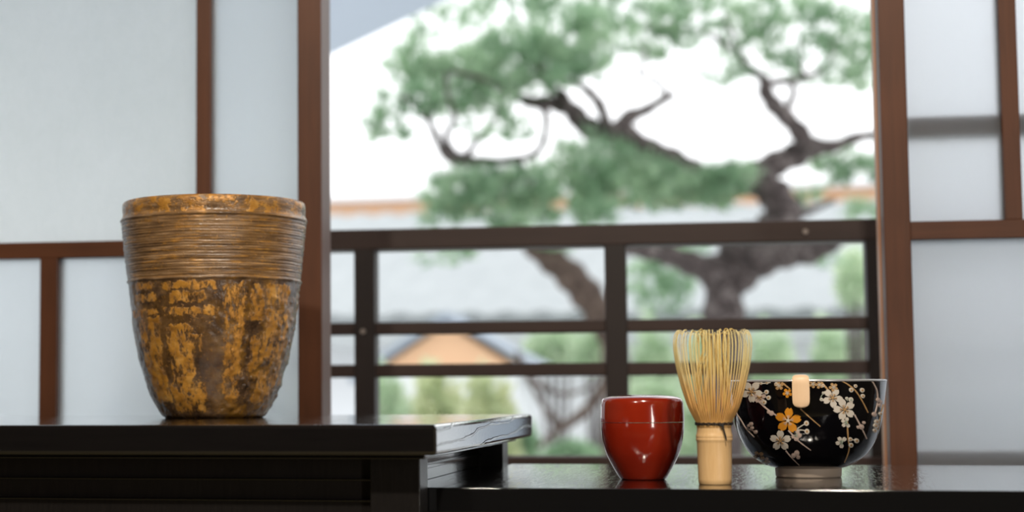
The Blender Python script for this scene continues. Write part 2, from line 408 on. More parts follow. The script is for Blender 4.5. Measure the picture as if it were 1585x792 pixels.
def vase_fn(x, b):
    oc = x.obj(); sep = x.n.new('ShaderNodeSeparateXYZ'); x.put(sep.inputs[0], oc)
    X, Y, Z = sep.outputs
    th = x.m('ARCTAN2', X, x.m('MULTIPLY', Y, -1))
    wn = x.noise(oc, 95, 4, .65); wn2 = x.noise(x.map(oc, (1, 1, 1), (3, 1, 7)), 130, 4, .65)
    th2 = x.m('ADD', th, x.m('MULTIPLY', x.m('SUBTRACT', wn, .5), .20))
    z2 = x.m('ADD', Z, x.m('MULTIPLY', x.m('SUBTRACT', wn2, .5), .012))
    rects = [  # px x0,x1, y0,y1 on the face, converted below
        (212, 240, 441, 452), (252, 335, 441, 453), (212, 244, 458, 470), (262, 318, 457, 472), (208, 246, 481, 492), (254, 336, 480, 492),
        (228, 256, 495, 622), (265, 300, 505, 600), (270, 318, 592, 636), (282, 314, 520, 545), (346, 374, 444, 612),
        (386, 404, 446, 500), (384, 398, 520, 575), (408, 444, 444, 475), (404, 440, 482, 560), (392, 420, 575, 622), (420, 430, 560, 600), (350, 368, 590, 622)]
    def hw(v): return 1641 * interp(sv, (646 - v) / 1648)
    mask = None
    for x0, x1, v0, v1 in rects:
        vm = (v0 + v1) / 2; h_ = hw(vm)
        a0 = math.asin(max(-.98, min(.98, (x0 - 331.5) / h_))); a1 = math.asin(max(-.98, min(.98, (x1 - 331.5) / h_)))
        zz0 = (646 - v1) / 1648; zz1 = (646 - v0) / 1648
        e = .05; ez = .0016
        r = x.m('MULTIPLY', x.m('MULTIPLY', x.step(th2, a0 - e, a0 + e), x.step(th2, a1 - e, a1 + e, 1, 0)),
                x.m('MULTIPLY', x.step(z2, zz0 - ez, zz0 + ez), x.step(z2, zz1 - ez, zz1 + ez, 1, 0)))
        mask = r if mask is None else x.m('MAXIMUM', mask, r)
    # the back of the pot carries loose patches of its own
    back = x.m('MULTIPLY', x.step(x.noise(x.map(oc, (1, 1, .6)), 45, 3, .6), .52, .58), x.step(x.m('ABSOLUTE', th), 1.35, 1.6))
    back = x.m('MULTIPLY', back, x.step(Z, .12, .126, 1, 0))
    mask = x.m('MAXIMUM', mask, back)
    chip = x.noise(x.map(oc, (1, 1, .45)), 210, 6, .75)
    edge = x.noise(x.map(oc, (1, 1, .5)), 75, 4, .7)
    worn = x.m('ADD', x.m('MULTIPLY', chip, .6), x.m('MULTIPLY', edge, .4))
    mask = x.m('MULTIPLY', x.step(mask, .25, .75), 1.0)
    mask = x.m('MULTIPLY', mask, x.step(worn, .44, .51))
    # upper combed zone: thin streaks of gold along the rings
    up = x.step(Z, .124, .1275)
    streak = x.step(x.noise(x.map(oc, (.12, .12, 1.6)), 330, 4, .6), .46, .62)
    patch = x.step(x.noise(oc, 38, 3, .6), .44, .60)
    upm = x.m('MULTIPLY', up, x.m('MULTIPLY', streak, x.m('ADD', x.m('MULTIPLY', patch, .5), .12)))
    rim = x.m('MULTIPLY', x.step(Z, .186, .1875), x.m('MULTIPLY', x.step(x.noise(x.map(oc, (1, 1, 1.5)), 75, 4, .7), .46, .56), .85))
    speck = x.m('MULTIPLY', x.step(x.noise(oc, 260, 4, .7), .58, .66), .45)
    g = x.m('MAXIMUM', x.m('MAXIMUM', mask, upm), x.m('MAXIMUM', rim, speck))
    base = x.ramp(x.noise(oc, 42, 5, .7), [(.3, (.022, .012, .007)), (.5, (.075, .042, .022)), (.72, (.22, .14, .08))])
    ub = x.ramp(x.noise(x.map(oc, (.1, .1, 1)), 260, 4, .6), [(.3, (.060, .034, .018)), (.52, (.18, .105, .052)), (.72, (.42, .27, .15))])
    base = x.mix(up, base, ub)
    wash = x.m('MULTIPLY', x.m('MULTIPLY', x.step(x.noise(oc, 55, 4, .65), .40, .62), x.step(th, -.1, .5, .25, .9)), x.step(Z, .12, .128, 1, .25))
    base = x.mix(wash, base, (.24, .115, .018))
    gold = x.ramp(x.noise(oc, 80, 4, .6), [(.3, (.26, .11, .016)), (.55, (.56, .26, .04)), (.8, (.74, .42, .12))])
    x.put(b.inputs['Base Color'], x.mix(g, base, gold))
    x.put(b.inputs['Metallic'], x.m('MULTIPLY', g, .25))
    x.put(b.inputs['Roughness'], x.step(g, 0, 1, .18, .36))
    hgt = x.m('ADD', x.m('MULTIPLY', g, .5), x.m('MULTIPLY', x.noise(oc, 500, 3, .6), .5))
    x.put(b.inputs['Normal'], x.bump(hgt, .7, .0010))
m_vase = mat('gilded_stoneware', rough=.35, fn=vase_fn)
q.build('vase_body', m_vase, VA, smooth=True)

# ================================================================ red lacquered tea caddy
NA = empty('tea_caddy', (-.1007, 1.4259, -.072), .07)
tag(NA, 'rounded red lacquered tea caddy with lid, on the black table', 'caddy')
nb = [(.0168, 0), (.0180, .0003), (.0191, .0015), (.0208, .0042), (.0229, .0078), (.0251, .0118), (.0271, .0157), (.0291, .0202), (.0307, .0250), (.0319, .0300), (.0328, .0350), (.0335, .0410), (.03365, .0457)]
nl = [(.03385, .0462), (.0338, .0500), (.0336, .0550), (.0334, .0590), (.0331, .0615), (.0325, .0634), (.0315, .0648), (.0299, .0658), (.0270, .0666), (.0220, .0673), (.0140, .0679), (.0060, .0682), (.0008, .0683)]
def red_fn(x, b):
    n = x.noise(x.obj(), 35, 3, .5)
    x.put(b.inputs['Base Color'], x.mix(n, (.17, .008, .003), (.30, .022, .006)))
m_red = mat('red_lacquer', rough=.16, coat=1.0, fn=red_fn)
q = MB(); q.lathe(spline(nb, 4) + [(.0325, .0459), (.030, .0459)], 96); q.build('caddy_body', m_red, NA, smooth=True, sharp=50)
q = MB(); q.lathe([(.0325, .0463)] + spline(nl, 4), 96); q.build('lid', m_red, NA, smooth=True, sharp=60)

# ================================================================ bamboo tea whisk
WH = empty('tea_whisk', (-.0413, 1.355, -.072), .03)
tag(WH, 'pale bamboo tea whisk with fine splayed tines, standing on its handle', 'whisk')
def bam(c0, c1):
    def f(x, b):
        x.put(b.inputs['Base Color'], x.mix(x.noise(x.map(x.obj(), (1, 1, .05)), 900, 3, .6), c0, c1))
    return f
m_bam = mat('pale_bamboo', rough=.38, fn=bam((.60, .36, .15), (.78, .53, .27)))
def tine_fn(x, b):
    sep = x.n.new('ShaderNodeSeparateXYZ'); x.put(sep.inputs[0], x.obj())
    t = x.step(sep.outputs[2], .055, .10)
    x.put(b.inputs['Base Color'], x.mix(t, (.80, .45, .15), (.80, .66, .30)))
    x.put(b.inputs['Subsurface Weight'], 0.0)
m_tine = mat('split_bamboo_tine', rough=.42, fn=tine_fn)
m_tine_g = mat('split_bamboo_tine_inner', rough=.42, fn=lambda x, b: x.put(b.inputs['Base Color'], (.72, .50, .15)))
hp = [(.0118, 0), (.0124, .0006), (.0126, .004), (.0129, .018), (.0131, .0312), (.0134, .0328), (.0139, .0338), (.0138, .0347), (.01355, .0352), (.01375, .0358), (.0138, .0368), (.0134, .0380), (.0130, .0400), (.0129, .0430), (.0130, .0462)]
q = MB(); q.lathe(hp, 64); q.build('handle', m_bam, WH, smooth=True, sharp=50)
op = [(.0126, .0430), (.0130, .0468), (.0160, .0525), (.0190, .0585), (.0218, .0668), (.0243, .0752), (.0265, .0840), (.0283, .0927), (.0294, .1010), (.0298, .1075), (.0289, .1130), (.0272, .1160), (.0258, .1165), (.0250, .1150)]
NT = 64
for i in range(NT):
    a = 2 * PI * (i + .5) / NT + rnd.uniform(-.012, .012)
    k = 1 + rnd.uniform(-.03, .03); dz = rnd.uniform(-.0012, .0012)
    da = rnd.uniform(-.05, .05)
    pts = []
    sp_ = spline(op, 2)
    for j, (r, z) in enumerate(sp_):
        t = j / (len(sp_) - 1)
        aa = a + da * t * t; rr = r * (1 + (k - 1) * t)
        pts.append((rr * math.sin(aa), -rr * math.cos(aa), z + dz * t, .00074 - .00052 * t))
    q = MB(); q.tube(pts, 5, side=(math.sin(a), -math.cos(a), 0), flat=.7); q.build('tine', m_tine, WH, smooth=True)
for i in range(36):
    a = 2 * PI * i / 36 + rnd.uniform(-.05, .05)
    rt = rnd.uniform(.0055, .0125); zt = rnd.uniform(.1145, .1185); tw = rnd.uniform(.1, .35)
    ip = [(.0105, .0430), (.0112, .0500), (.0122, .0620), (.0125, .0760), (.0118, .0880), (rt, .1000), (rt * 1.02, .1090), (rt * 1.12, zt - .001), (rt * 1.3, zt), (rt * 1.42, zt - .0012)]
    sp_ = spline(ip, 2); pts = []
    for j, (r, z) in enumerate(sp_):
        t = j / (len(sp_) - 1)
        pts.append((r * math.sin(a + tw * t), -r * math.cos(a + tw * t), z, .00056 - .00026 * t))
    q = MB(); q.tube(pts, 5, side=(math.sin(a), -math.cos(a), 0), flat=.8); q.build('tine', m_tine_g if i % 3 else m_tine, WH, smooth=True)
# black thread: windings that weave over the tines and a hanging tail
m_thr = mat('black_thread', (.008, .007, .007), .7)
q = MB()
for k, zz in enumerate((.0455, .0465)):
    pts = [((.0137 + .0004 * math.sin(8 * t * PI / 24 + k * PI)) * math.sin(t * PI / 48), -(.0137 + .0004 * math.sin(8 * t * PI / 24 + k * PI)) * math.cos(t * PI / 48), zz + .0003 * math.sin(t * 1.3 + k * 2), .00050) for t in range(97)]
    q.tube(pts, 6, side=(0, 0, 1))
pts = [(.0062, -.0130, .0462, .0006), (.0066, -.0139, .0440, .0007), (.0076, -.0138, .0400, .0006), (.0085, -.0136, .0365, .0006), (.0090, -.0136, .0335, .0004)]
q.tube(spline(pts, 4), 6)
pts = [(.0050, -.0132, .0466, .0006), (.0046, -.0140, .0455, .0008), (.0056, -.0141, .0445, .0007), (.0078, -.0131, .0470, .0005)]
q.tube(spline(pts, 4), 6)
q.build('binding_thread', m_thr, WH, smooth=True)

# ================================================================ black tea bowl with painted blossoms
BC = (.0306, 1.4778)
BO = empty('tea_bowl', (BC[0], BC[1], -.072), -math.atan2(BC[0], BC[1]))
tag(BO, 'black glazed tea bowl painted with white and gold blossoms', 'bowl')
foot = [(.0255, 0), (.0264, .0008), (.0266, .0040), (.0268, .0078)]
bp = [(.0268, .0074), (.0325, .0092), (.0383, .0122), (.0430, .0153), (.0468, .0188), (.0514, .0251), (.0541, .0300), (.0560, .0345), (.0577, .0395), (.0592, .0450), (.0604, .0510), (.0614, .0580), (.0624, .0650), (.0633, .0715), (.0641, .0780)]
bsp = spline(bp, 5)
def glaze(x, b):
    n = x.noise(x.obj(), 20, 2, .5)
    x.put(b.inputs['Base Color'], x.mix(n, (.0015, .0014, .002), (.003, .0028, .004)))
m_glaze = mat('black_glaze', rough=.09, coat=.6, fn=glaze)
m_foot = mat('bare_cream_clay', (.62, .50, .40), .55)
m_rim = mat('silvered_rim', (.62, .63, .64), .25, metal=.6)
m_in = mat('pale_inner_glaze', (.40, .38, .35), .2)
q = MB(); q.lathe(bsp, 128, None, False, False, 0)
q.lathe([(.0641, .0780), (.0617, .0780), (.0605, .070), (.058, .050), (.052, .030), (.038, .016), (.018, .0115), (.0005, .011)], 128, None, False, True, 0)
q.build('bowl_body', m_glaze, BO, smooth=True, sharp=60)
q = MB(); q.lathe([(.0641, .0778), (.0644, .0783), (.0643, .0791), (.0635, .0796), (.0624, .0795), (.0616, .0788), (.0616, .0779)], 128, None, False, False); q.build('rim', m_rim, BO, smooth=True)
q = MB(); q.lathe(foot + [(.0225, .0078), (.0222, .0008), (.0255, 0)], 96, None, False, False); q.build('foot_ring', m_foot, BO, smooth=True, sharp=40)

PXM = 1881.0
def surf(X, Y, off=.0005):
    """crop coordinates of the face-on painting -> point on the bowl wall"""
    px_ = 1130 + X / 4.169 - 1249.8; v = 570 + Y / 4.169
    z = max(.0095, min(.0775, (739 - v) / PXM)); R = interp(bsp, z)
    sx = max(-.995, min(.995, px_ / PXM / R)); a = math.asin(sx); R += off
    return (R * math.sin(a), -R * math.cos(a), z)
WHI, PNK, GLD, OCH, GRN, DRK = range(6)
paints = [mat('white_enamel', (.62, .56, .48), .35), mat('blush_enamel', (.52, .40, .34), .35), mat('gold_enamel', (.75, .30, .025), .3, metal=.2),
          mat('ochre_enamel', (.50, .30, .13), .35, metal=.2), mat('pale_green_enamel', (.36, .42, .33), .4), mat('dark_enamel_line', (.05, .03, .02), .5)]
class Paint(MB):
    def fan(s, pts, c, mi, off=.0005):
        vs = [surf(c[0], c[1], off)]; fs = []; rings = 3
        for k in range(1, rings + 1):
            t = k / rings
            vs += [surf(c[0] + (p[0] - c[0]) * t, c[1] + (p[1] - c[1]) * t, off) for p in pts]
        # a thin raised edge down to the glaze
        vs += [surf(p[0], p[1], -.0002) for p in pts]
        n = len(pts)
        for i in range(n):
            j = (i + 1) % n; fs.append((0, 1 + i, 1 + j))
            for k in range(rings): fs.append((1 + k * n + i, 1 + k * n + j, 1 + (k + 1) * n + j, 1 + (k + 1) * n + i)[::-1])
        s.add(vs, fs, mi)
    def stroke(s, pts, w0, w1, mi, off=.0004):
        P = spline(pts, 5); n = len(P); vs = []; fs = []
        for i, p in enumerate(P):
            a = P[max(0, i - 1)]; b = P[min(n - 1, i + 1)]
            dx, dy = b[0] - a[0], b[1] - a[1]; L_ = math.hypot(dx, dy) or 1
            w_ = (w0 + (w1 - w0) * i / (n - 1)) * (1 + .15 * math.sin(i * 2.1))
            nx, ny = -dy / L_ * w_, dx / L_ * w_
            for t, o_ in ((-1, -.0002), (-.8, off), (.8, off), (1, -.0002)): vs.append(surf(p[0] + nx * t, p[1] + ny * t, o_))
        for i in range(n - 1):
            for k in range(3): fs.append((i * 4 + k, i * 4 + k + 1, i * 4 + k + 5, i * 4 + k + 4))
        s.add(vs, fs, mi)
    def blob(s, X, Y, r, mi, off=.0005):
        s.fan([(X + r * math.cos(t * PI / 6), Y + r * 1.1 * math.sin(t * PI / 6)) for t in range(12)], (X, Y), mi, off)
def blossom(X, Y, r, rot, colour, core, name='blossom', sx=1.0, petals=5, skip=()):
    p = Paint()
    for k in range(petals):
        if k in skip: continue
        a = rot + 2 * PI * k / petals; ca, sa = math.cos(a), math.sin(a)
        shape = [(.12, -.03), (.35, -.22), (.62, -.33), (.85, -.26), (1.0, -.12), (.90, 0), (1.0, .12), (.85, .26), (.62, .33), (.35, .22), (.12, .03)]
        pts = [(X + sx * r * (u * ca - v * sa), Y + r * (u * sa + v * ca)) for u, v in shape]
        p.fan(pts, (X + sx * r * .6 * ca, Y + r * .6 * sa), colour)
        for d in (-.25, 0, .25):
            p.stroke([(X + sx * r * .12 * ca, Y + r * .12 * sa), (X + sx * r * .42 * math.cos(a + d), Y + r * .42 * math.sin(a + d))], 1.2, 1.0, core, .0009)
    p.blob(X, Y, r * .12, core, .0010)
    o = p.build(name, paints, BO, smooth=False); return o
blossom(165, 155, 68, .3, WHI, OCH)
blossom(215, 190, 40, 1.0, PNK, OCH, skip=(3,))
blossom(335, 462, 66, .95, WHI, OCH)
blossom(655, 195, 62, .2, WHI, OCH)
blossom(725, 268, 68, .65, WHI, OCH)
blossom(385, 335, 80, -1.45, GLD, WHI, 'gold_blossom')
blossom(385, 165, 30, .4, GLD, WHI, 'gold_blossom')
blossom(335, 118, 30, .9, OCH, WHI, 'gold_blossom')
blossom(540, 110, 26, .2, OCH, WHI, 'gold_blossom')
blossom(578, 114, 26, .7, OCH, WHI, 'gold_blossom')
blossom(662, 130, 28, .5, OCH, WHI, 'gold_blossom')
blossom(735, 350, 34, 1.1, WHI, GRN, skip=(4,))
blossom(705, 472, 38, .4, WHI, GRN, skip=(0,))
blossom(432, 425, 34, .1, PNK, GRN, skip=(3,))
blossom(195, 570, 38, .4, OCH, DRK, skip=(1,))
blossom(236, 600, 30, 1.4, PNK, OCH, skip=(2,))
# twigs, each with its buds
twigs = [([(190, 98), (235, 104), (285, 98)], 7, 4, WHI, [(262, 100, 9), (225, 104, 8)]),
         ([(205, 215), (250, 258), (285, 285), (315, 305)], 7, 6, PNK, [(285, 290, 14), (268, 282, 10)]),
         ([(200, 175), (228, 165), (258, 158)], 3, 3, WHI, [(258, 158, 13)]),
         ([(205, 180), (240, 186), (270, 193)], 3, 3, WHI, [(270, 193, 13)]),
         ([(205, 190), (230, 205), (242, 222)], 3, 3, WHI, [(242, 222, 13)]),
         ([(50, 282), (90, 340), (120, 390), (172, 444)], 6, 4, PNK, [(155, 360, 12), (182, 410, 11), (160, 385, 10), (140, 370, 9)]),
         ([(120, 390), (145, 395), (180, 410)], 4, 3, PNK, []),
         ([(122, 395), (135, 375), (155, 362)], 4, 3, PNK, []),
         ([(460, 262), (515, 315), (578, 372)], 6, 4, OCH, []),
         ([(385, 395), (425, 445), (470, 485), (518, 522)], 8, 4, PNK, [(448, 428, 14), (430, 450, 12)]),
         ([(440, 385), (470, 365), (495, 352)], 5, 4, WHI, [(495, 352, 15)]),
         ([(435, 395), (470, 395), (497, 403)], 5, 4, WHI, [(497, 403, 15)]),
         ([(365, 525), (395, 565), (445, 620)], 6, 3, PNK, [(432, 540, 16), (412, 556, 14), (440, 566, 12)]),
         ([(715, 90), (785, 142), (830, 208), (870, 290)], 7, 5, OCH, [(768, 148, 13), (835, 150, 13), (838, 186, 12), (795, 124, 10)]),
         ([(785, 300), (822, 372), (860, 455)], 7, 5, PNK, [(826, 378, 15), (842, 352, 9), (806, 380, 9)]),
         ([(740, 330), (744, 440), (750, 520), (720, 605)], 7, 4, OCH, [(795, 465, 14), (760, 492, 14), (757, 455, 12)]),
         ([(745, 465), (770, 458), (795, 465)], 6, 4, WHI, []),
         ([(590, 98), (625, 140), (650, 170)], 9, 6, OCH, [(600, 120, 9)]),
         ([(350, 95), (375, 118), (402, 140)], 7, 6, OCH, [(318, 108, 10)]),
         ([(740, 215), (762, 208), (775, 225)], 3, 3, GRN, [(765, 208, 14), (740, 200, 9)]),
         ([(598, 170), (585, 195), (600, 215)], 3, 3, GRN, [(588, 205, 10), (600, 165, 8)]),
         ([(898, 90), (930, 155), (932, 230), (915, 300)], 6, 5, PNK, [(935, 212, 13), (945, 245, 13), (908, 302, 14), (952, 225, 10)]),
         ([(975, 240), (955, 300), (935, 400)], 5, 5, OCH, [(950, 300, 12), (925, 350, 16), (918, 375, 16), (912, 405, 13)])]
for pts, w0, w1, c, buds in twigs:
    p = Paint(); p.stroke(pts, w0 * .75, w1 * .7, c)
    for (bx, by, br) in buds: p.blob(bx, by, br, WHI if c != PNK else PNK, .0007); p.blob(bx, by, br * .45, c if c != WHI else OCH, .0010)
    p.build('painted_twig', paints, BO)

# ================================================================ bamboo tea scoop hooked over the rim
SCO = empty('tea_scoop', (BC[0], BC[1], -.072), -math.atan2(BC[0], BC[1]))
tag(SCO, 'pale bamboo tea scoop resting on the bowl with its rounded tip over the rim', 'scoop')
cx = (1240.3 - 1248.3) / PXM
yr = -.0641
# centre line in the plane x = cx: tip hangs outside, bends over the rim, handle runs back across the bowl
line = [(yr - .0022, .0577, .0030), (yr - .0026, .0583, .0046), (yr - .0028, .0598, .0059), (yr - .0030, .0620, .0065), (yr - .0031, .0670, .0067), (yr - .0031, .0730, .0067), (yr - .0030, .0780, .0066), (yr - .0016, .0815, .0062), (yr + .0020, .0826, .0050),
        (yr + .010, .0822, .0036), (yr + .03, .0815, .0032), (0, .0810, .0031), (.04, .0806, .0030), (.075, .0804, .0030), (.105, .0803, .0030)]
L_ = spline(line, 4); q = MB(); n = len(L_)
vs = []; fs = []
for i, (y, z, hwid) in enumerate(L_):
    y0, z0 = L_[max(0, i - 1)][:2]; y1, z1 = L_[min(n - 1, i + 1)][:2]
    ty, tz_ = y1 - y0, z1 - z0; l_ = math.hypot(ty, tz_); ny, nz = -tz_ / l_, ty / l_      # normal of the strip
    for (u, t) in ((-1, 0), (-.8, .55), (0, .75), (.8, .55), (1, 0), (.8, -.55), (0, -.45), (-.8, -.55)):
        k_ = .0011 * t
        vs.append((cx + u * hwid, y + ny * k_, z + nz * k_))
for i in range(n - 1):
    for j in range(8): fs.append((i * 8 + j, i * 8 + (j + 1) % 8, (i + 1) * 8 + (j + 1) % 8, (i + 1) * 8 + j))
fs.append(tuple(range(8))); fs.append(tuple((n - 1) * 8 + j for j in range(8)))
q.add(vs, fs)
m_scoop = mat('blond_bamboo', rough=.45, fn=bam((.74, .50, .30), (.84, .60, .38)))
q.build('scoop_blade', m_scoop, SCO, smooth=True, sharp=60)

# ================================================================ garden
PINE_LIMBS = [('trunk', [(-0.163, 6.0, -0.9, 0.0865), (-0.157, 6.0, -0.429, 0.0783), (-0.14, 6.0, 0.005, 0.0722), (-0.143, 6.0, 0.268, 0.0681), (-0.135, 6.0, 0.356, 0.0703), (-0.105, 6.0, 0.41, 0.0835), (-0.063, 6.0, 0.458, 0.0922), (0.009, 6.0, 0.511, 0.0789), (0.061, 6.0, 0.571, 0.0678), (0.046, 6.0, 0.638, 0.0592), (0.006, 6.0, 0.687, 0.0549), (-0.047, 6.0, 0.733, 0.0528)]), ('branch', [(-0.097, 6.0, 0.388, 0.0659), (-0.021, 5.94, 0.433, 0.0607), (0.064, 5.88, 0.446, 0.0471), (0.145, 5.82, 0.446, 0.038), (0.215, 5.76, 0.465, 0.0229), (0.254, 5.7, 0.479, 0.0103)]), ('branch', [(-0.108, 6.0, 0.388, 0.0571), (-0.171, 5.93, 0.396, 0.0522), (-0.242, 5.86, 0.419, 0.041), (-0.313, 5.79, 0.443, 0.0342), (-0.382, 5.72, 0.454, 0.0275), (-0.46, 5.65, 0.459, 0.021)]), ('branch', [(-0.036, 6.0, 0.724, 0.0484), (0.029, 6.043, 0.763, 0.0442), (0.106, 6.086, 0.801, 0.0444), (0.168, 6.129, 0.832, 0.038), (0.239, 6.171, 0.84, 0.0224), (0.325, 6.214, 0.874, 0.018), (0.402, 6.257, 0.887, 0.0136), (0.488, 6.3, 0.908, 0.0091)]), ('branch', [(0.148, 6.0, 0.806, 0.0372), (0.128, 6.011, 0.862, 0.0329), (0.082, 6.022, 0.921, 0.0287), (0.04, 6.033, 0.969, 0.0288), (0.011, 6.044, 1.023, 0.0244), (0.008, 6.056, 1.066, 0.0178), (-0.033, 6.067, 1.101, 0.0134), (-0.069, 6.078, 1.15, 0.0101), (-0.09, 6.089, 1.217, 0.0079), (-0.124, 6.1, 1.312, 0.0068)]), ('branch', [(0.012, 6.05, 1.042, 0.0178), (0.047, 6.054, 1.052, 0.0133), (0.094, 6.058, 1.053, 0.0111), (0.109, 6.062, 1.017, 0.0111), (0.093, 6.066, 0.978, 0.0133), (0.071, 6.07, 0.953, 0.0156)]), ('branch', [(0.079, 6.07, 1.052, 0.0111), (0.146, 6.128, 1.079, 0.0101), (0.214, 6.185, 1.111, 0.009), (0.244, 6.242, 1.173, 0.0068), (0.259, 6.3, 1.242, 0.0058)]), ('branch', [(0.145, 6.1, 1.061, 0.0067), (0.137, 6.15, 1.149, 0.0068), (0.136, 6.2, 1.228, 0.0045)]), ('branch', [(0.238, 6.2, 1.188, 0.0068), (0.275, 6.25, 1.254, 0.0068), (0.345, 6.3, 1.307, 0.0046)]), ('branch', [(-0.037, 6.0, 0.695, 0.0484), (-0.1, 5.962, 0.73, 0.0394), (-0.158, 5.923, 0.706, 0.0349), (-0.233, 5.885, 0.734, 0.037), (-0.303, 5.846, 0.769, 0.0412), (-0.382, 5.808, 0.806, 0.0367), (-0.459, 5.769, 0.849, 0.0409), (-0.52, 5.731, 0.85, 0.0365), (-0.578, 5.692, 0.877, 0.0363), (-0.618, 5.654, 0.924, 0.0298), (-0.677, 5.615, 0.939, 0.0254), (-0.736, 5.577, 0.938, 0.0211), (-0.777, 5.538, 0.959, 0.0126), (-0.813, 5.5, 1.009, 0.0084)]), ('branch', [(-0.494, 5.75, 0.839, 0.0301), (-0.438, 5.788, 0.907, 0.0259), (-0.38, 5.825, 0.937, 0.0174), (-0.322, 5.863, 0.978, 0.0142), (-0.289, 5.9, 0.996, 0.0088)]), ('branch', [(-0.31, 5.88, 0.985, 0.0109), (-0.341, 5.91, 1.042, 0.0077), (-0.408, 5.94, 1.082, 0.0078), (-0.391, 5.97, 1.145, 0.0067), (-0.396, 6.0, 1.226, 0.0056)]), ('branch', [(-0.496, 5.7, 0.847, 0.0213), (-0.517, 5.66, 0.927, 0.017), (-0.546, 5.62, 0.965, 0.0148), (-0.586, 5.58, 0.996, 0.0105), (-0.646, 5.54, 1.008, 0.0084), (-0.707, 5.5, 1.046, 0.0062)]), ('branch', [(-0.612, 5.6, 0.907, 0.019), (-0.631, 5.59, 0.957, 0.0168), (-0.676, 5.58, 0.974, 0.0126)]), ('branch', [(-0.694, 5.55, 0.927, 0.0168), (-0.679, 5.52, 0.869, 0.0104), (-0.684, 5.49, 0.802, 0.0103), (-0.71, 5.46, 0.751, 0.0103), (-0.785, 5.43, 0.729, 0.0123), (-0.873, 5.4, 0.724, 0.0164), (-0.951, 5.37, 0.731, 0.0245), (-0.991, 5.34, 0.766, 0.0143), (-1.016, 5.31, 0.83, 0.0102), (-1.051, 5.28, 0.888, 0.0081), (-1.102, 5.25, 0.916, 0.0061)]), ('branch', [(-0.939, 5.3, 0.722, 0.0182), (-0.964, 5.275, 0.788, 0.0101), (-0.931, 5.25, 0.844, 0.008), (-0.946, 5.225, 0.905, 0.006), (-0.949, 5.2, 0.982, 0.005)]), ('branch', [(-0.908, 5.3, 0.721, 0.0121), (-0.876, 5.333, 0.781, 0.0091), (-0.842, 5.367, 0.826, 0.0071), (-0.82, 5.4, 0.888, 0.0061)]), ('branch', [(-0.771, 5.5, 0.944, 0.0125), (-0.819, 5.4, 0.96, 0.0092), (-0.865, 5.3, 0.976, 0.0071), (-0.929, 5.2, 0.981, 0.006)]), ('branch', [(-0.061, 6.1, 1.149, 0.009), (-0.147, 6.067, 1.215, 0.0079), (-0.256, 6.033, 1.248, 0.0067), (-0.387, 6.0, 1.259, 0.0067)]), ('branch', [(-0.774, 5.5, 0.742, 0.0104), (-0.73, 5.475, 0.656, 0.0103), (-0.768, 5.45, 0.593, 0.0082), (-0.806, 5.425, 0.571, 0.0164), (-0.844, 5.4, 0.575, 0.0102)]), ('branch', [(0.025, 6.0, 0.583, 0.0263), (0.123, 6.1, 0.601, 0.0155), (0.236, 6.2, 0.653, 0.009)])]
SECOND_LIMBS = [('trunk', [(-0.61, 7.0, -0.758, 0.0513), (-0.597, 6.978, -0.248, 0.0514), (-0.594, 6.956, 0.111, 0.0515), (-0.616, 6.933, 0.24, 0.0565), (-0.656, 6.911, 0.316, 0.0616), (-0.712, 6.889, 0.398, 0.0642), (-0.78, 6.867, 0.475, 0.059), (-0.859, 6.844, 0.537, 0.0488), (-0.933, 6.822, 0.594, 0.0308), (-0.985, 6.8, 0.663, 0.0179)]), ('branch', [(-0.598, 7.0, 0.112, 0.0233), (-0.63, 6.943, 0.029, 0.0231), (-0.667, 6.886, -0.032, 0.0204), (-0.723, 6.829, -0.097, 0.0202), (-0.783, 6.771, -0.136, 0.0176), (-0.83, 6.714, -0.09, 0.0125), (-0.877, 6.657, -0.002, 0.0099), (-0.908, 6.6, 0.072, 0.0074)]), ('branch', [(-0.786, 6.8, -0.136, 0.0151), (-0.825, 6.7, -0.176, 0.0125), (-0.855, 6.6, -0.21, 0.0098)]), ('branch', [(-0.857, 6.7, 0.01, 0.01), (-0.78, 6.767, -0.015, 0.0088), (-0.691, 6.833, 0.009, 0.0076), (-0.659, 6.9, 0.06, 0.0064)]), ('branch', [(-0.923, 6.5, 0.144, 0.0097), (-0.889, 6.6, 0.047, 0.0123), (-0.832, 6.7, 0.01, 0.01)])]
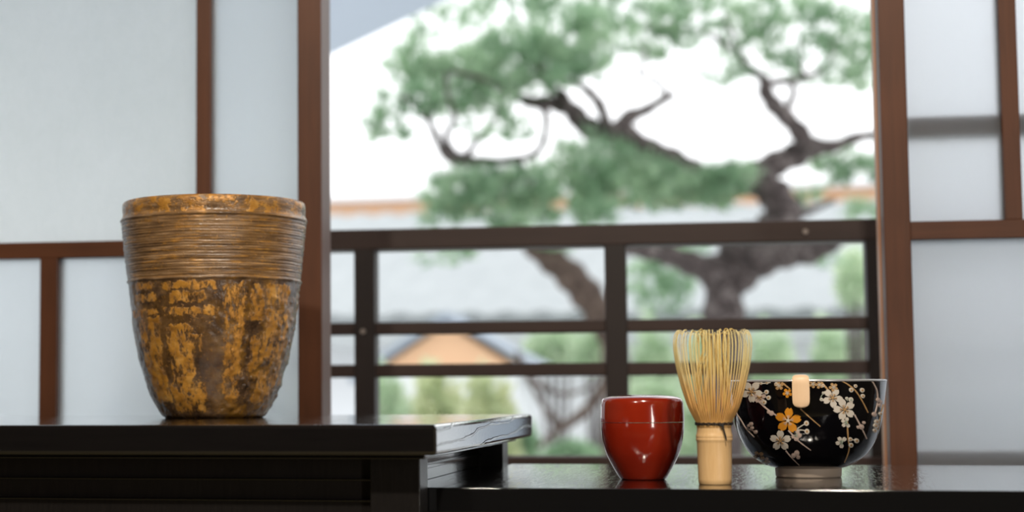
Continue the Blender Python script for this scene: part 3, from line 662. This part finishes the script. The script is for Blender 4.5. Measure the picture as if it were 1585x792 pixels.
PINE_PADS = [(-0.94, 5.5, 1.004, 0.199, 0.159, 0.094, 240), (-1.091, 5.4, 1.024, 0.093, 0.075, 0.073, 70), (-0.784, 5.6, 1.079, 0.17, 0.136, 0.096, 190), (-0.645, 5.7, 1.167, 0.172, 0.138, 0.086, 120), (-0.593, 5.6, 1.048, 0.105, 0.084, 0.059, 70), (-0.882, 5.4, 0.901, 0.154, 0.123, 0.037, 60), (-1.159, 5.3, 0.875, 0.045, 0.065, 0.082, 30), (-1.05, 5.3, 0.902, 0.071, 0.057, 0.061, 35), (-0.869, 5.9, 1.309, 0.135, 0.108, 0.056, 35), (-0.468, 5.9, 1.254, 0.199, 0.159, 0.077, 110), (-0.253, 6.0, 1.287, 0.179, 0.143, 0.078, 90), (-0.059, 6.1, 1.218, 0.113, 0.09, 0.113, 55), (-0.104, 6.0, 1.077, 0.089, 0.071, 0.055, 22), (0.136, 6.1, 1.118, 0.134, 0.107, 0.04, 35), (0.25, 6.2, 1.234, 0.136, 0.109, 0.102, 60), (0.346, 6.2, 1.126, 0.079, 0.063, 0.056, 35), (0.164, 6.2, 1.319, 0.136, 0.109, 0.068, 45), (0.453, 6.3, 1.232, 0.114, 0.11, 0.137, 50), (-0.539, 5.7, 1.129, 0.129, 0.103, 0.086, 60), (-0.278, 6.0, 1.175, 0.134, 0.107, 0.056, 30), (-0.919, 5.3, 0.612, 0.125, 0.1, 0.064, 130), (-0.761, 5.4, 0.628, 0.143, 0.114, 0.065, 140), (-0.62, 5.6, 0.657, 0.157, 0.126, 0.088, 150), (-0.461, 5.7, 0.642, 0.149, 0.119, 0.074, 130), (-0.299, 5.8, 0.644, 0.129, 0.103, 0.06, 100), (-0.163, 5.85, 0.654, 0.108, 0.086, 0.069, 110), (-0.376, 5.7, 0.72, 0.106, 0.085, 0.047, 45), (-0.481, 5.7, 0.754, 0.106, 0.085, 0.047, 40), (-0.971, 5.3, 0.542, 0.081, 0.064, 0.028, 40), (-0.782, 5.4, 0.537, 0.122, 0.098, 0.037, 60), (-0.569, 5.5, 0.551, 0.123, 0.099, 0.037, 60), (-0.087, 5.8, 0.695, 0.064, 0.051, 0.038, 25), (0.221, 6.3, 0.803, 0.115, 0.092, 0.041, 40), (0.319, 6.3, 0.758, 0.103, 0.082, 0.05, 50), (0.148, 6.2, 0.656, 0.079, 0.063, 0.034, 20), (-0.779, 5.4, 0.814, 0.092, 0.074, 0.051, 22), (-0.566, 5.5, 0.758, 0.103, 0.082, 0.062, 30), (0.321, 6.2, 0.606, 0.078, 0.063, 0.031, 20), (0.441, 6.3, 0.795, 0.114, 0.091, 0.068, 40), (-0.866, 5.3, 0.803, 0.06, 0.048, 0.03, 12), (-1.113, 5.3, 0.791, 0.051, 0.041, 0.024, 8), (-1.207, 5.3, 0.815, 0.024, 0.033, 0.041, 10), (-1.016, 5.7, 1.241, 0.131, 0.105, 0.055, 28), (-0.689, 5.9, 1.318, 0.134, 0.107, 0.04, 40), (0.03, 6.1, 1.293, 0.135, 0.108, 0.067, 50), (0.321, 6.3, 1.25, 0.103, 0.083, 0.08, 45), (0.006, 6.1, 1.192, 0.079, 0.063, 0.079, 30), (-0.322, 6.0, 1.177, 0.112, 0.089, 0.056, 28), (-1.088, 5.5, 1.149, 0.063, 0.051, 0.032, 12), (0.328, 6.3, 1.076, 0.069, 0.055, 0.057, 22), (-0.39, 5.9, 0.695, 0.131, 0.105, 0.077, 70), (0.18, 6.2, 1.065, 0.057, 0.045, 0.027, 10), (-0.677, 5.5, 0.982, 0.104, 0.083, 0.033, 40)]
SECOND_PADS = [(-1.229, 6.7, 0.532, 0.127, 0.102, 0.046, 45), (-0.832, 6.8, 0.569, 0.102, 0.082, 0.036, 30), (-0.442, 7.4, 0.444, 0.15, 0.12, 0.131, 170), (-0.332, 7.4, 0.551, 0.109, 0.087, 0.068, 60), (-1.064, 6.8, 0.575, 0.103, 0.082, 0.026, 22), (0.171, 7.4, 0.527, 0.161, 0.129, 0.032, 30)]
SHRUBS = [(-1.676, 7.6, -0.128, 0.115, 0.143, 0.179, 260), (-1.567, 8.2, -0.108, 0.142, 0.153, 0.192, 280), (-1.22, 7.6, -0.115, 0.137, 0.137, 0.171, 260), (-1.205, 8.45, -0.269, 0.082, 0.081, 0.101, 110), (-1.338, 11.2, 0.258, 0.192, 0.154, 0.109, 190), (-0.991, 10.4, 0.225, 0.139, 0.111, 0.108, 120), (-0.718, 11.2, 0.239, 0.186, 0.149, 0.173, 190), (-0.355, 10.1, 0.194, 0.155, 0.124, 0.148, 160), (0.008, 11.2, 0.231, 0.203, 0.163, 0.155, 200), (0.345, 10.1, 0.205, 0.164, 0.131, 0.138, 200), (0.498, 8.8, 0.129, 0.079, 0.126, 0.158, 110), (-0.556, 8.6, -0.069, 0.142, 0.114, 0.079, 110), (-0.883, 7.95, -0.317, 0.106, 0.085, 0.059, 70), (0.395, 8.2, 0.505, 0.059, 0.095, 0.118, 50)]

def leaf_mat(name, a, b_, tr=.45):
    M_ = bpy.data.materials.new(name); M_.use_nodes = True; nt = M_.node_tree; x = NX(nt)
    b = nt.nodes['Principled BSDF']; c = x.mix(x.step(x.noise(x.obj(), 7, 3, .6), .35, .65), a, b_)
    x.put(b.inputs['Base Color'], c); b.inputs['Roughness'].default_value = .55
    t = nt.nodes.new('ShaderNodeBsdfTranslucent'); x.put(t.inputs[0], c)
    mx = nt.nodes.new('ShaderNodeMixShader'); mx.inputs[0].default_value = tr
    nt.links.new(b.outputs[0], mx.inputs[1]); nt.links.new(t.outputs[0], mx.inputs[2]); nt.links.new(mx.outputs[0], nt.nodes['Material Output'].inputs[0])
    return M_
m_pine = leaf_mat('pine_needles', (.26, .42, .26), (.50, .66, .46), .55)
m_hedge = leaf_mat('hedge_leaves', (.50, .64, .44), (.72, .82, .64))
m_bush = leaf_mat('yellow_green_leaves', (.58, .66, .42), (.76, .78, .54))
def bark_fn(x, b):
    n = x.noise(x.obj(), 26, 5, .7, .5)
    x.put(b.inputs['Base Color'], x.ramp(n, [(.3, (.03, .022, .022)), (.52, (.085, .065, .062)), (.68, (.30, .26, .25))]))
    x.put(b.inputs['Normal'], x.bump(x.noise(x.obj(), 40, 5, .7), .9, .02))
m_bark = mat('pine_bark', rough=.85, fn=bark_fn)
m_bark2 = mat('brown_bark', rough=.85, fn=lambda x, b: x.put(b.inputs['Base Color'], x.ramp(x.noise(x.obj(), 22, 5, .7), [(.3, (.035, .022, .018)), (.55, (.10, .068, .052)), (.8, (.26, .20, .17))])))
GROUND = -1.6
def needles(pad, R, dens=.66, L0=.07, wd=.0035):
    cx_, cy_, cz_, rx, ry, rz, n = pad; q = MB(); vs = []; fs = []
    for i in range(int(n * dens)):
        while True:
            p = Vector((R.uniform(-1, 1), R.uniform(-1, 1), R.uniform(-1, 1)))
            if .25 < p.length < 1: break
        c = Vector((cx_ + p.x * rx, cy_ + p.y * ry, cz_ + p.z * rz))
        ax = (Vector((p.x * .5, p.y * .5, .7 + p.z * .3)) + Vector((R.uniform(-.5, .5), R.uniform(-.5, .5), R.uniform(-.3, .3)))).normalized()
        for k in range(14):
            d = (ax + Vector((R.uniform(-1, 1), R.uniform(-1, 1), R.uniform(-1, 1))) * .85).normalized()
            l_ = L0 * R.uniform(.6, 1.15); s_ = d.cross(Vector((R.uniform(-1, 1), R.uniform(-1, 1), R.uniform(-1, 1)))).normalized() * wd
            b0 = len(vs); vs += [c - s_, c + s_, c + d * l_]; fs.append((b0, b0 + 1, b0 + 2))
    q.add(vs, fs); return q
def leaves(pad, R, L0=.05):
    cx_, cy_, cz_, rx, ry, rz, n = pad; q = MB(); vs = []; fs = []
    for i in range(n * 9):
        p = Vector((R.gauss(0, 1), R.gauss(0, 1), R.gauss(0, 1))).normalized() * R.uniform(.55, 1.0) ** .6
        p *= 1 + .18 * noise.noise(p * 2.3 + Vector((cx_, cy_, 0)))
        c = Vector((cx_ + p.x * rx, cy_ + p.y * ry, cz_ + p.z * rz))
        d = (p + Vector((R.uniform(-1, 1), R.uniform(-1, 1), R.uniform(-1, 1))) * .9).normalized()
        s_ = d.cross(Vector((R.uniform(-1, 1), R.uniform(-1, 1), R.uniform(-1, 1)))).normalized()
        l_ = L0 * R.uniform(.7, 1.3); b0 = len(vs)
        vs += [c, c + d * l_ * .5 + s_ * l_ * .3, c + d * l_, c + d * l_ * .5 - s_ * l_ * .3]; fs.append((b0, b0 + 1, b0 + 2, b0 + 3))
    q.add(vs, fs); return q
def raw(q, name, mt, parent=None):
    me = bpy.data.meshes.new(name); me.from_pydata(q.v, [], q.f); me.materials.append(mt); o = bpy.data.objects.new(name, me); return link(o, parent)
def tree(name, label, limbs, pads, bark, R, base):
    t = empty(name, base); tag(t, label, 'tree')
    for kind, pts in limbs:
        q = MB(); P = spline(pts, 4)
        P = [(x_ - base[0], y_ - base[1], max(z_ - base[2], -.05), r_ * (1 + .12 * math.sin(i * 1.7)) ) for i, (x_, y_, z_, r_) in enumerate(P)]
        q.tube(P, 12); q.build(kind, bark, t, smooth=True)
    for p in pads:
        q = needles((p[0] - base[0], p[1] - base[1], p[2] - base[2]) + tuple(p[3:]), R)
        o = raw(q, 'needle_pad', m_pine, t); o['kind'] = 'stuff'
    return t
def ground_base(limbs):
    p = limbs[0][1][0]; q = (p[0], p[1], GROUND)
    limbs[0][1].insert(0, (p[0], p[1], GROUND, p[3] * 1.3)); return q
R = random.Random(11)
tree('pine_tree', 'gnarled garden pine with forking dark trunk, right of centre beyond the railing', PINE_LIMBS, PINE_PADS, m_bark, R, ground_base(PINE_LIMBS))
tree('leaning_tree', 'second leaning brown trunk behind the railing, left of the forked pine', SECOND_LIMBS, SECOND_PADS, m_bark2, R, ground_base(SECOND_LIMBS))
bush_labels = ['leftmost garden shrub, green, beside the left railing post above the chest top', 'yellow green rounded shrub, middle of the three above the chest end', 'yellow green rounded shrub, rightmost of the three above the chest end', 'small dark green shrub right of the chest top corner',
  'broad pale shrub between the two lower rails, left of middle post', 'pale shrub just left of the middle railing post', 'green shrub right of middle post, between lower rails', 'pale green shrub directly behind the whisk tines',
  'green shrub above the flowered bowl, left one', 'green shrub above the flowered bowl, right one', 'narrow shrub beside the right window stile', 'shrub low behind the red caddy lid', 'small shrub low beyond the table between chest and caddy', 'slim tree top at right end of railing by the stile']
for i, p in enumerate(SHRUBS):
    base = (p[0], p[1], GROUND); o = empty('garden_shrub', base); tag(o, bush_labels[i], 'shrub', 'garden shrubs beyond the railing')
    lp = (0, 0, p[2] - GROUND, p[3], p[4], p[5], p[6])
    if i in (0, 1, 2, 6, 7, 8, 9):      # leafy to the ground
        top = lp[2] + lp[5]; lp = (0, 0, top * .55, lp[3] * (1.22 if i < 3 else 1), lp[4] * .9, top * .45, int(lp[6] * 3.5))
    raw(leaves(lp, R, .055), 'foliage', (m_bush if i in (1, 2) else m_pine if i in (3, 12) else m_hedge), o)
    q = MB()
    for k in range(4):
        a = k * PI / 2 + .4; q.tube([(0, 0, 0, .03), (.04 * math.cos(a), .04 * math.sin(a), lp[2] * .5, .02), (p[3] * .5 * math.cos(a), p[4] * .5 * math.sin(a), lp[2], .008)], 6)
    q.build('stem', m_bark, o)

# ---- ground
def gravel(x, b): x.put(b.inputs['Base Color'], x.mix(x.noise(x.obj(), 4, 5, .7), (.55, .56, .55), (.75, .76, .75)))
q = MB(); q.box(-40, 40, 2.0, 70, GROUND - .1, GROUND); g = q.build('ground', mat('pale_gravel', rough=.95, fn=gravel)); tag(g, kind='structure')

# ---- house with the large pale tiled roof
m_white = mat('white_plaster', (.80, .82, .85), .9)
def tiles_fn(x, b):
    x.put(b.inputs['Base Color'], x.mix(x.noise(x.obj(), 3, 4, .7), (.36, .39, .40), (.52, .55, .56)))
m_tile = mat('pale_grey_roof_tiles', rough=.55, fn=tiles_fn)
m_tan = mat('tan_wall', (.80, .50, .31), .9)
m_slate = mat('blue_grey_roof', (.30, .35, .42), .6)
HB = empty('tiled_roof_house', (0, 12.3, GROUND)); tag(HB, 'house with a broad pale grey tiled roof behind the trees', 'house')
q = MB(); q.box(-7, 4, 0, 7, 0, 2.2); q.build('wall', m_white, HB)
q = MB(); vs = []; fs = []
nx = 220; ny = 22
ridge = (16.0 - 12.3, 1.60 - GROUND); eave = (-.45, .455 - GROUND)
for j in range(ny * 2 + 1):
    t = j / (ny * 2); y = eave[0] + (ridge[0] - eave[0]) * t; z = eave[1] + (ridge[1] - eave[1]) * t + (.08 if j % 2 == 0 else 0)
    for i in range(nx + 1):
        xx = -7.4 + 11.8 * i / nx
        vs.append((xx, y, z + .014 * math.cos(xx * 2 * PI / .25)))
for j in range(ny * 2):
    for i in range(nx): k = j * (nx + 1) + i; fs.append((k, k + 1, k + nx + 2, k + nx + 1))
q.add(vs, fs); q.box(-7.4, 4.4, ridge[0] - .1, ridge[0] + .12, ridge[1] - .12, ridge[1] + .04)
q.add([(-7.4, ridge[0], ridge[1]), (4.4, ridge[0], ridge[1]), (4.4, 7.6, eave[1]), (-7.4, 7.6, eave[1])], [(0, 1, 2, 3)])
q.box(-7.4, 4.4, eave[0], eave[0] + .08, eave[1] - .14, eave[1] - .02)
q.build('roof', m_tile, HB)
for i in range(6):
    q = MB(); q.box(-6 + i * 1.7, -5.2 + i * 1.7, -.04, .0, .5, 1.6); w_ = q.build('window', m_slate, HB)
# ---- tan building beyond its ridge
TN = empty('tan_building', (0, 19, GROUND)); tag(TN, 'distant tan walled building showing as an orange strip above the tiled roof', 'building')
q = MB(); q.box(-9, 5, 0, 6, 0, 2.13 - GROUND); q.build('wall', m_tan, TN)
q = MB(); q.add([(-9.2, -.2, 2.13 - GROUND), (5.2, -.2, 2.13 - GROUND), (5.2, 6.2, 2.13 - GROUND), (-9.2, 6.2, 2.13 - GROUND), (-9.2, -.2, 2.19 - GROUND), (5.2, -.2, 2.19 - GROUND), (5.2, 6.2, 2.19 - GROUND), (-9.2, 6.2, 2.19 - GROUND)],
     [(0, 3, 2, 1), (4, 5, 6, 7), (0, 1, 5, 4), (1, 2, 6, 5), (2, 3, 7, 6), (3, 0, 4, 7)]); q.build('roof', m_white, TN)
# ---- small gabled shed
SH_ = empty('gabled_shed', (-1.66, 9.0, GROUND)); tag(SH_, 'small shed with grey gable roof and orange tan gable seen between the rails', 'shed')
ap = .375 - GROUND; e0 = .10 - GROUND
q = MB(); q.box(-.40, .38, .06, .60, 0, e0); q.build('wall', m_white, SH_)
q = MB(); q.add([(-.40, .06, e0), (.40, .06, e0), (0, .06, ap - .02), (-.40, .60, e0), (.40, .60, e0), (0, .60, ap - .02)],
     [(0, 1, 2), (3, 5, 4), (0, 3, 4, 1), (1, 4, 5, 2), (2, 5, 3, 0)]); q.build('gable', m_tan, SH_)
for sg, xe, ze in ((-1, -.52, .045 - GROUND), (1, .52, .10 - GROUND)):
    q = MB(); th = .045 if sg < 0 else .02
    q.add([(0, 0, ap), (xe, 0, ze), (xe, .7, ze), (0, .7, ap), (0, 0, ap + th), (xe, 0, ze + th), (xe, .7, ze + th), (0, .7, ap + th)],
          [(0, 1, 2, 3), (4, 5, 6, 7), (0, 1, 5, 4), (1, 2, 6, 5), (2, 3, 7, 6), (3, 0, 4, 7)]); q.build('roof_slope', m_slate, SH_)
# ---- blue grey pent roof sloping over the upper left of the opening
NE = empty('pent_roof', (-2.2, 3.6, .9)); tag(NE, 'blue grey pent roof whose sloping edge crosses the top left of the opening', 'roof')
sl = (1.157 - 1.009) / (1.263 - .91)
def ez(xw): return 1.009 + (xw + 1.263) * sl - .9
xa, xb_ = -2.2, .1
q = MB()
ya, yb = 1.4, -.9
q.add([(xa + 2.2, ya, ez(xa)), (xb_ + 2.2, ya, ez(xb_)), (xb_ + 2.2, ya, ez(xb_) + .05), (xa + 2.2, ya, ez(xa) + .05),
       (xa + 2.2, yb, ez(xa) + .62), (xb_ + 2.2, yb, ez(xb_) + .62), (xb_ + 2.2, yb, ez(xb_) + .67), (xa + 2.2, yb, ez(xa) + .67)],
      [(0, 1, 5, 4), (3, 2, 6, 7), (0, 1, 2, 3), (4, 5, 6, 7), (0, 3, 7, 4), (1, 2, 6, 5)])
q.build('roof_sheet', mat('pale_blue_grey_sheet', (.56, .63, .74), .6), NE)
for k in (.05, .55):
    q = MB(); q.box(k, k + .05, -.88, -.83, -2.5, ez(k - 2.2) + .60); q.build('post', m_post, NE)
